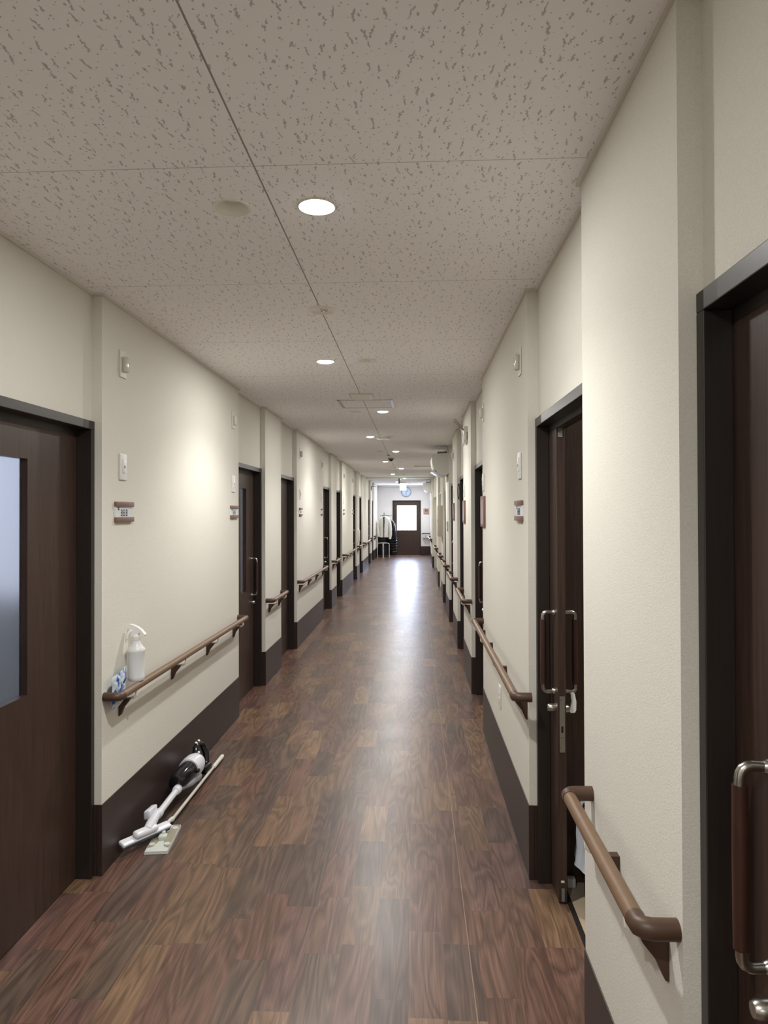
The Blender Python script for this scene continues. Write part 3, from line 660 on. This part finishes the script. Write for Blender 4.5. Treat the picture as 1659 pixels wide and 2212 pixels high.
# air conditioners
ACB = mat('white_ac_plastic', (204, 204, 197), .4); ACD = mat('dark_vent', (50, 50, 50), .5)
def aircon(y0, label, x_out=.243, zt=2.378, zb=2.068, flap=True, name='wall_air_conditioner'):
    root = thing(name, label, 'air conditioner', (XR, y0, zt), group='wall air conditioners on the right')
    W = XR; xo = W-(.4772-x_out)
    prof = [(W, zt-.005), (W-.02, zt), (xo+.03, zt-.008), (xo+.008, zt-.02), (xo, zt-.045), (xo+.006, zt-.14), (xo+.03, zt-.225), (xo+.10, zb+.012), (xo+.14, zb), (W-.03, zb), (W, zb+.03)]
    MB().prism(prof, y0, y0+.80, 'XZ').build('body', ACB, root, smooth=False)
    MB().prism([(xo+.012, zt-.030), (xo-.004, zt-.05), (xo+.002, zt-.14), (xo+.026, zt-.222), (xo+.030, zt-.218)], y0+.012, y0+.788, 'XZ').build('front_panel', WHT2, root, smooth=False)
    if flap:
        m = MB(); ax = Vector((.86, 0, -.51)); az = Vector((.51, 0, .86))
        c = Vector((xo+.050, y0+.40, zb+.045))
        f_ = m.obox(c, ax, (0, 1, 0), az, (.125, .72, .012), .003).build('louver', WHT, root, label='tilted white louver')
        MB().obox(c+ax*.02+az*.016, ax, (0, 1, 0), az, (.075, .70, .020)).build('outlet', ACD, root, smooth=False)
        MB().tube([(xo+.075, y0+.02, zb+.01), (xo+.060, y0+.02, zb-.022), (xo+.09, y0+.02, zb+.0)], .005, 8).build('drain_clip', WHT, root)
    MB().tube([(W-.005, y0+.06, zt-.01), (W-.008, y0+.06, zt+.035), (W-.03, y0+.06, zt+.075), (W-.09, y0+.06, zt+.090), (W-.15, y0+.06, zt+.078), (W-.18, y0+.06, zt+.082), (W-.205, y0+.06, zt+.096)], .010, 10).build('pipe', WHT2, root)
    MB().box((W-.02, y0+.05, zt-.001), (W-.16, y0+.65, zt+.028), bev=.003).build('top_grille', GREYP, root)
    return root
aircon(9.765, 'nearer white wall air conditioner with its louver open, on the right')
aircon(20.05, 'farther white wall air conditioner, on the right near the end wall', x_out=.236, zt=2.40, zb=2.12, flap=False)

# ------------------------------------------------------------------ end wall things
root = thing('wall_clock', 'round pale blue wall clock above the far end door', 'clock', (-.315, Y_END, 2.272))
cx, cz, yy = -.315, 2.262, Y_END
MB().lathe((cx, yy, cz), [(.178, 0), (.178, -.03), (.170, -.036), (.160, -.030)], axis=(0, 1, 0), n=48, cap1=False).build('rim', mat('silver_blue_rim', (120, 140, 160), .3, metal=.5), root)
MB().lathe((cx, yy, cz), [(.163, -.024), (.0005, -.0245)], axis=(0, 1, 0), n=48, cap0=True, cap1=False).build('face', mat('pale_blue_face', (186, 208, 232), .4), root)
m = MB()
for k in range(12):
    a = PI/6*k; c_, s_ = math.cos(a), math.sin(a)
    m.obox((cx+.132*s_, yy-.026, cz+.132*c_), (c_, 0, -s_), (0, 1, 0), (s_, 0, c_), (.013, .002, .034))
m.build('hour_marks', mat('clock_blue_print', (66, 84, 112), .5), root, smooth=False)
for ang, ln, wd in ((PI*.27, .085, .012), (PI*1.0, .12, .009)):
    MB().obox((cx+math.sin(ang)*ln/2, yy-.029, cz+math.cos(ang)*ln/2), (math.cos(ang), 0, -math.sin(ang)), (0, 1, 0), (math.sin(ang), 0, math.cos(ang)), (wd, .002, ln)).build('hand', BLK, root, smooth=False)
root = thing('restroom_sign', 'square brown sign with two figures on the end wall right of the door', 'sign', (.395, Y_END, 1.565))
MB().box((.302, Y_END, 1.462), (.492, Y_END-.01, 1.668), bev=.002).build('board', mat('brown_sign_rim', (120, 96, 84), .5), root)
MB().box((.312, Y_END-.0095, 1.472), (.482, Y_END-.012, 1.658)).build('face', mat('tan_sign_face', (178, 140, 118), .5), root, smooth=False)
m = MB(); yp = Y_END-.0135
for x, w0 in ((.372, 0), (.425, 1)):
    m.lathe((x, yp, 1.632), [(.011, 0), (.010, .001)], axis=(0, 1, 0), n=16)
    if w0: m.prism([(x-.010, 1.618), (x+.010, 1.618), (x+.020, 1.570), (x+.007, 1.570), (x+.006, 1.535), (x-.006, 1.535), (x-.007, 1.570), (x-.020, 1.570)], yp, yp+.001, 'XZ')
    else: m.prism([(x-.016, 1.618), (x+.016, 1.618), (x+.014, 1.578), (x+.007, 1.578), (x+.006, 1.535), (x-.006, 1.535), (x-.007, 1.578), (x-.014, 1.578)], yp, yp+.001, 'XZ')
for k in range(4): m.box((.350+.026*k, yp, 1.490), (.366+.026*k, yp+.001, 1.506))
m.build('pictogram', mat('dark_pictogram', (52, 34, 34), .5), root, smooth=False)
root = thing('wall_tray', 'white shallow tray below the short rail on the end wall', 'tray', (.38, Y_END, .68))
m = MB(); m.box((.26, Y_END-.12, .63), (.51, Y_END-.002, .638)); m.prism([(.26, .63), (.51, .63), (.525, .715), (.245, .715)], Y_END-.124, Y_END-.118, 'XZ'); m.box((.255, Y_END-.12, .63), (.262, Y_END-.002, .715)); m.box((.506, Y_END-.12, .63), (.513, Y_END-.002, .715))
m.build('basket', mat('pale_grey_basket', (200, 202, 208), .4), root, smooth=False)
MB().box((.365, Y_END-.126, .668), (.388, Y_END-.1235, .712)).build('marking', BLK, root, smooth=False)

# coats and rack
def cloth(cx, cy, prof, fold, nf, seed, th=0.0, n=72):
    """hanging garment: closed elliptical rings (z, half width, half depth)"""
    m = MB(); rings = []
    for z, a, b in prof:
        k_ = max(0, (prof[0][0]-z))
        ring = []
        for i in range(n):
            t = 2*PI*i/n
            f = 1+fold*min(1, k_*3)*math.sin(nf*t+seed+z*1.5)+.03*math.sin(5*t+z*9+seed)
            x = cx+a*math.cos(t)*f; y = cy+b*math.sin(t)*f
            ring.append(m.bm.verts.new((x, y, z)))
        rings.append(ring)
    for p, q in zip(rings, rings[1:]):
        for i in range(n): m.bm.faces.new((p[i], p[(i+1) % n], q[(i+1) % n], q[i]))
    m.bm.faces.new(rings[0]); m.bm.faces.new(rings[-1][::-1])
    return m
rx, ry = -1.075, 23.95
root = thing('coat_rack', 'black metal coat rack with hooks standing against the left end corner', 'coat rack', (rx, ry, 0))
MB().tube([(rx, ry, .02), (rx, ry, 1.50)], .013, 12).lathe((rx, ry, 1.49), [(.016, 0), (.018, .015), (.006, .03)], n=12).build('pole', BLK, root)
MB().lathe((rx, ry, 0), [(.20, 0), (.20, .012), (.03, .022)], n=32).build('base', BLK, root)
for dx, dy in ((.16, -.02), (-.14, .06), (.26, .02), (-.06, -.1)):
    MB().tube([(rx, ry, 1.44), (rx+dx*.5, ry+dy*.5, 1.42), (rx+dx*.9, ry+dy, 1.41), (rx+dx, ry+dy, 1.44)], .007, 8).build('hook', BLK, root)
JK = mat('pale_grey_jacket_cloth', (212, 212, 206), .8, noise_amt=.05, nscale=12); BC = mat('black_coat_cloth', (22, 22, 26), .6)
root = thing('white_jacket', 'pale grey jacket with a dark open front hung on the coat rack', 'jacket', (rx, 23.74, .68))
cloth(-1.06, 23.74, [(1.405, .05, .04), (1.385, .11, .06), (1.34, .185, .075), (1.27, .20, .08), (1.10, .175, .09), (.90, .172, .09), (.74, .18, .095), (.68, .185, .095)], .035, 9, 1).build('body', JK, root)
for sgn, pts in ((-1, [(-1.215, 23.74, 1.30), (-1.255, 23.72, 1.20), (-1.285, 23.70, 1.02), (-1.265, 23.68, .85), (-1.25, 23.67, .70)]), (1, [(-.905, 23.74, 1.30), (-.868, 23.72, 1.18), (-.845, 23.70, .98), (-.84, 23.68, .78), (-.865, 23.67, .62)])):
    MB().tube(pts, [.045, .05, .05, .046, .042], 16).build('sleeve', JK, root)
MB().lathe((-1.05, 23.73, 1.375), [(.075, 0), (.07, .03), (.055, .04)], n=24).build('collar', JK, root)
m = MB(); m.prism([(-1.09, 1.36), (-1.055, 1.40), (-1.045, 1.20), (-1.062, .95), (-1.065, .67), (-1.09, .67), (-1.088, 1.0)], 23.638, 23.652, 'XZ'); m.build('front_opening', BC, root, smooth=False, label='dark strip of lining at the open front')
root = thing('black_coat', 'long plain black coat hanging behind the pale jacket', 'coat', (-1.14, 24.15, .05))
cloth(-1.09, 24.13, [(1.33, .06, .05), (1.28, .17, .09), (1.0, .20, .10), (.6, .21, .10), (.25, .21, .10), (.06, .20, .10)], .05, 8, 4).build('body', BC, root)
MB().tube([(-1.25, 24.13, 1.22), (-1.285, 24.12, .9), (-1.27, 24.1, .62)], [.045, .045, .04], 12).build('sleeve', BC, root)
MB().tube([(-.99, 24.13, 1.22), (-.96, 24.12, .9), (-.97, 24.1, .62)], [.045, .045, .04], 12).build('sleeve', BC, root)
root = thing('black_puffer_coat', 'long black quilted down coat on the right side of the coat rack', 'coat', (-.78, 24.0, .05))
prof = [(1.29, .03, .05)]
z = 1.25
while z > .12:
    k_ = (1.25-z); a = .055+.075*min(1, k_/.55)
    prof += [(z, a*.86, .085), (z-.03, a*1.06, .115), (z-.065, a*1.06, .115)]; z -= .095
prof += [(.06, .10, .08)]
M_ = MB(); n = 48; rings = []
for zz, a, b in prof:
    cx_ = -.845+.085*min(1, max(0, (1.29-zz))/.65)
    rings.append([M_.bm.verts.new((cx_+a*math.cos(2*PI*i/n), 24.0+b*math.sin(2*PI*i/n), zz)) for i in range(n)])
for p, q in zip(rings, rings[1:]):
    for i in range(n): M_.bm.faces.new((p[i], p[(i+1) % n], q[(i+1) % n], q[i]))
M_.bm.faces.new(rings[0]); M_.bm.faces.new(rings[-1][::-1])
M_.build('body', mat('black_quilt', (24, 24, 28), .35), root)
MB().tube([(-.80, 23.93, 1.22), (-.74, 23.9, 1.05), (-.70, 23.88, .8), (-.67, 23.88, .58)], [.05, .055, .05, .045], 14).build('sleeve', mat('black_quilt_sleeve', (28, 28, 32), .35), root)
# stool
root = thing('stool', 'white tubular stool with bare legs in front of the coats', 'stool', (-1.073, 23.2, 0))
SW = mat('white_enamel_tube', (214, 214, 208), .35)
for k, (ax, ay) in enumerate(((.2, 0), (0, .2))):
    a = Vector((ax, ay, 0)); c = Vector((-1.073, 23.2, 0)); zt = .50-.028*k
    pts = [c-a*1.0]
    pts += [c-a*1.0+Vector((0, 0, zt-.06)), c-a*.97+Vector((0, 0, zt-.025)), c-a*.86+Vector((0, 0, zt-.004)), c-a*.7+Vector((0, 0, zt)), c+a*.7+Vector((0, 0, zt)), c+a*.86+Vector((0, 0, zt-.004)), c+a*.97+Vector((0, 0, zt-.025)), c+a*1.0+Vector((0, 0, zt-.06)), c+a*1.0]
    MB().tube(pts, .0125, 12).build('leg_frame', SW, root)
MB().lathe((-1.073, 23.2, .495), [(.10, 0), (.13, .006), (.13, .016), (.12, .020)], n=32).build('seat', SW, root)

# ------------------------------------------------------------------ bin behind the open door
root = thing('waste_bin', 'black waste bin on the beige floor behind the open sliding door', 'waste bin', (.79, 2.85, 0))
MB().lathe((.79, 2.78, 0), [(.115, 0), (.12, .01), (.135, .33), (.139, .335), (.133, .338)], n=36).build('bucket', mat('black_bin', (26, 27, 34), .45), root)
MB().lathe((.79, 2.78, .332), [(.14, 0), (.145, .006), (.13, .014), (.05, .018)], n=36).build('lid_rim', mat('bin_rim', (60, 60, 62), .4), root)
m = MB(); rings = []; n = 60
for z, r in ((.350, .128), (.352, .143), (.33, .150), (.28, .149), (.22, .151), (.165, .158), (.15, .160), (.148, .150)):
    rings.append([m.bm.verts.new((.79+(r+.007*noise.noise(Vector((i*.45, z*25, 1)))+.004*math.sin(i*1.3))*math.cos(2*PI*i/n), 2.78+(r+.007*noise.noise(Vector((i*.45, z*25, 1))))*math.sin(2*PI*i/n), z+.02*noise.noise(Vector((i*.3, 2, z))))) for i in range(n)])
for p, q in zip(rings, rings[1:]):
    for i in range(n): m.bm.faces.new((p[i], p[(i+1) % n], q[(i+1) % n], q[i]))
root2 = m.build('plastic_bag', mat('thin_white_plastic', (206, 212, 222), .3, spec=.5), root, label='crumpled white plastic liner folded over the rim')
root = thing('small_box', 'tiny white box on the floor beside the open sliding door', 'box', (.65, 2.90, .02))
MB().box((.622, 2.885, 0), (.655, 2.915, .036), bev=.002).build('carton', mat('white_card_box', (212, 210, 214), .6), root)

# ------------------------------------------------------------------ spray bottle and wipes on the left handrail
bx, by, bz = -1.296, 3.155, .7735
root = thing('spray_bottle', 'white plastic spray bottle standing on the long left handrail', 'spray bottle', (bx, by, bz))
BOT = mat('milky_white_bottle', (216, 218, 220), .35)
MB().lathe((bx, by, bz), [(.034, 0), (.0365, .004), (.0375, .018), (.0365, .021), (.0365, .095), (.0385, .128), (.0405, .136), (.0395, .144), (.032, .153), (.022, .166), (.0165, .182), (.015, .190)], n=40).build('bottle', BOT, root)
SPR = mat('glossy_white_cap', (232, 232, 230), .25)
MB().lathe((bx, by, bz), [(.0175, .186), (.0185, .189), (.0185, .204), (.015, .208), (.014, .214)], n=28).build('collar', SPR, root)
hd = MB().prism([(bx-.014, bz+.208), (bx+.013, bz+.208), (bx+.016, bz+.222), (bx+.030, bz+.212), (bx+.042, bz+.206), (bx+.045, bz+.212), (bx+.028, bz+.232), (bx+.010, bz+.246), (bx-.010, bz+.255), (bx-.028, bz+.259), (bx-.031, bz+.253), (bx-.024, bz+.240), (bx-.019, bz+.222)], by-.011, by+.011, 'XZ').build('sprayer_head', SPR, root)
MB().tube([(bx-.012, by-.004, bz+.236), (bx-.026, by-.012, bz+.226), (bx-.034, by-.016, bz+.208), (bx-.037, by-.018, bz+.192)], [.005, .006, .006, .004], 10).build('trigger', SPR, root)
# packet
m = MB(); n, k = 31, 29; V = []
for side in (1, -1):
    g = []
    for i in range(n):
        row = []
        for j in range(k):
            u, v = i/(n-1), j/(k-1)
            ed = min(u, 1-u, v, 1-v)*4; th = .012*min(1, ed)**.6
            y = 2.935+.160*u+.012*noise.noise(Vector((u*4, v*4, 3))); z = .700+.145*v+.018*(u-.4)
            x = -1.312+.006*math.sin(u*5)+side*(th+.0)+(.012*noise.noise(Vector((u*5, v*6, 7.7*side)))+.009*noise.noise(Vector((u*13, v*12, 2.7))))*min(1, ed)
            x = min(x, -1.2958) ; x = max(x, -1.338)
            row.append(m.bm.verts.new((x, y, z)))
        g.append(row)
    for i in range(n-1):
        for j in range(k-1): m.bm.faces.new((g[i][j], g[i+1][j], g[i+1][j+1], g[i][j+1]))
    V.append(g)
bmesh.ops.remove_doubles(m.bm, verts=m.bm.verts[:], dist=.0006)
PK = mat('blue_white_film', (205, 215, 225), .18)
nt = PK.node_tree; b = nt.nodes['Principled BSDF']
tc = nt.nodes.new('ShaderNodeTexCoord'); nz = nt.nodes.new('ShaderNodeTexNoise'); nz.inputs['Scale'].default_value = 34; nz.inputs['Detail'].default_value = 3; nt.links.new(tc.outputs['Object'], nz.inputs['Vector'])
rp = nt.nodes.new('ShaderNodeValToRGB'); rp.color_ramp.elements[0].position = .50; rp.color_ramp.elements[0].color = lin((196, 206, 214)); rp.color_ramp.elements[1].position = .58; rp.color_ramp.elements[1].color = lin((46, 96, 170))
nt.links.new(nz.outputs[0], rp.inputs[0]); nt.links.new(rp.outputs[0], b.inputs['Base Color'])
o = m.build('wipes_packet', PK); o['label'] = 'crumpled blue and white wipes packet tucked behind the left handrail'; o['category'] = 'packet'

# ------------------------------------------------------------------ vacuum cleaner and floor wiper on the left floor
VW = mat('glossy_white_vacuum', (222, 223, 230), .2); VB = mat('smoky_black_cup', (24, 24, 28), .12); VG = mat('grey_rubber', (88, 90, 98), .5)
root = thing('stick_vacuum', 'white cordless stick vacuum with a black dust cup lying along the left wall', 'vacuum cleaner', (-1.26, 3.3, 0))
hx0, hx1 = Vector((-1.318, 3.045, .070)), Vector((-1.190, 3.300, .052))
ax = (hx1-hx0).normalized(); up = Vector((.35, -.16, .92)); up = (up-ax*up.dot(ax)).normalized(); sd = ax.cross(up)
cc = (hx0+hx1)/2
hd = MB().obox(cc-up*.008, ax, sd, up, (.285, .042, .017), .006).build('floor_head', VW, root)
MB().obox(cc-up*.022-sd*.0, ax, sd, up, (.275, .040, .008), .002).build('brush_strip', VG, hd)
sg = 1 if sd.dot(Vector((.4, -1, 0))) > 0 else -1
MB().obox(cc-up*.008+sd*(.0232*sg), ax, sd, up, (.262, .003, .007)).build('seam_strip', VG, hd, smooth=False)
MB().obox(cc+up*.014-ax*.01, ax, sd, up, (.13, .040, .026), .011).build('head_cover', VW, root)
nk = Vector((-1.252, 3.245, .085))
MB().tube([cc+up*.01, nk+Vector((0, -.02, -.005)), nk+Vector((0, .05, .008))], [.022, .024, .019], 18).build('swivel_neck', VW, root)
MB().obox((-1.285, 3.30, .10), (.1, 1, 0), (1, -.1, .2), (0, 0, 1), (.085, .035, .045), .010).build('joint_cover', VW, root)
t0, t1 = Vector((-1.252, 3.30, .085)), Vector((-1.262, 3.61, .085))
MB().tube([t0, t1], .0165, 20).lathe(t0, [(.0205, 0), (.0215, .03), (.018, .05)], axis=t1-t0, n=20).build('tube', VW, root)
MB().lathe(t1, [(.020, -.03), (.024, -.015), (.024, .01), (.019, .02)], axis=t1-t0, n=20).build('tube_collar', VW, root)
MB().tube([t1, t1+Vector((.030, .12, -.015)), Vector((-1.228, 3.86, .062))], [.016, .017, .022], 16).build('duct', mat('translucent_grey_duct', (150, 150, 156), .2), root)
dcp, dcq = Vector((-1.277, 3.62, .108)), Vector((-1.268, 3.83, .112)); dv = (dcq-dcp)
MB().lathe(dcp, [(.020, 0), (.038, .008), (.049, .04), (.053, .14), (.053, .21)], axis=dv, n=32).build('dust_cup', VB, root)
MB().obox((-1.212, 3.80, .115), (0, 1, 0), (1, 0, 0), (0, 0, 1), (.03, .02, .018), .005).build('cup_latch', VB, root)
MB().lathe(dcq-dv.normalized()*.02, [(.052, 0), (.060, .004), (.063, .05), (.061, .09), (.052, .125), (.036, .148), (.022, .154)], axis=dv, n=36).build('motor_body', VW, root)
hb = Vector((-1.280, 3.965, .125))
hp = [hb, hb+Vector((-.01, .035, .045)), hb+Vector((-.012, .085, .055)), hb+Vector((0, .13, .035)), hb+Vector((.022, .135, -.02)), hb+Vector((.030, .11, -.065))]
MB().tube(hp, [.018, .016, .0155, .0165, .018, .02], 16).build('grip_handle', VB, root)
MB().obox((-1.245, 4.03, .045), (.1, 1, 0), (1, -.1, 0), (0, 0, 1), (.095, .06, .05), .012).build('battery', VB, root)
for p in ((-1.290, 4.015, .196), (-1.289, 4.060, .194), (-1.262, 3.975, .155)): MB().lathe(p, [(.008, 0), (.007, .003)], axis=(.3, -.3, 1), n=14).build('button', WHT, root)

root = thing('floor_wiper', 'flat floor wiper with a long thin pole lying on the floor beside the vacuum', 'floor wiper', (-1.19, 3.22, 0))
P1, P2, P3, P4 = Vector((-1.232, 3.086, 0)), Vector((-1.128, 3.099, 0)), Vector((-1.157, 3.366, 0)), Vector((-1.259, 3.348, 0))
wx = (P2-P1).normalized(); wy = ((P4-P1)+(P3-P2)).normalized(); wc = (P1+P2+P3+P4)/4
HW = mat('wiper_white', (206, 210, 204), .35); HP = mat('wiper_olive_pad', (150, 146, 126), .7)
def wp(a, b, z=0): return wc+wx*a+wy*b+Vector((0, 0, z))
def slab(poly, z0, z1, name, mt, par):
    m = MB(); A = [m.bm.verts.new(wp(a, b, z0)) for a, b in poly]; B = [m.bm.verts.new(wp(a*.97, b*.985, z1)) for a, b in poly]
    m.bm.faces.new(A); m.bm.faces.new(B[::-1])
    for k in range(len(poly)): m.bm.faces.new((A[k], B[k], B[(k+1) % len(poly)], A[(k+1) % len(poly)]))
    return m.build(name, mt, par, smooth=False)
slab([(-.052, -.134), (.052, -.134), (.052, .134), (-.052, .134)], .001, .014, 'head_plate', HW, root)
slab([(-.049, -.100), (-.024, -.085), (-.012, -.03), (-.012, .06), (-.02, .125), (-.049, .128)], .0135, .0165, 'pad', HP, root)
slab([(.049, -.100), (.049, .128), (.02, .125), (.012, .06), (.012, -.03), (.024, -.085)], .0135, .0165, 'pad', HP, root)
for a, b in ((-.034, -.068), (.034, -.068), (-.034, .092), (.034, .092)):
    MB().lathe(wp(a, b, .016), [(.0145, 0), (.0135, .003), (.004, .0015)], n=20).build('cloth_grip', HW, root)
MB().obox(wp(0, -.01, .022), wx, wy, (0, 0, 1), (.038, .036, .022), .006).build('joint_block', HW, root)
MB().tube([wp(0, 0, .03), wp(-.012, .06, .034), wp(-.005, .14, .032), Vector((-1.208, 3.385, .030))], [.010, .009, .010, .013], 14).build('joint_arm', HW, root)
pa, pb, pc = Vector((-1.207, 3.372, .030)), Vector((-1.2135, 4.11, .022)), Vector((-1.2165, 4.31, .018))
PO = mat('grey_white_pole', (196, 194, 182), .4)
MB().tube([pa, pb], .0085, 16).build('pole', PO, root)
MB().tube([pb-Vector((0, .01, 0)), pb+Vector((0, .01, 0)), pb+(pc-pb)*.3, pc-(pc-pb)*.08, pc], [.0105, .0135, .0125, .0135, .009], 18).build('pole_grip', mat('ivory_pole_grip', (220, 216, 202), .4), root)
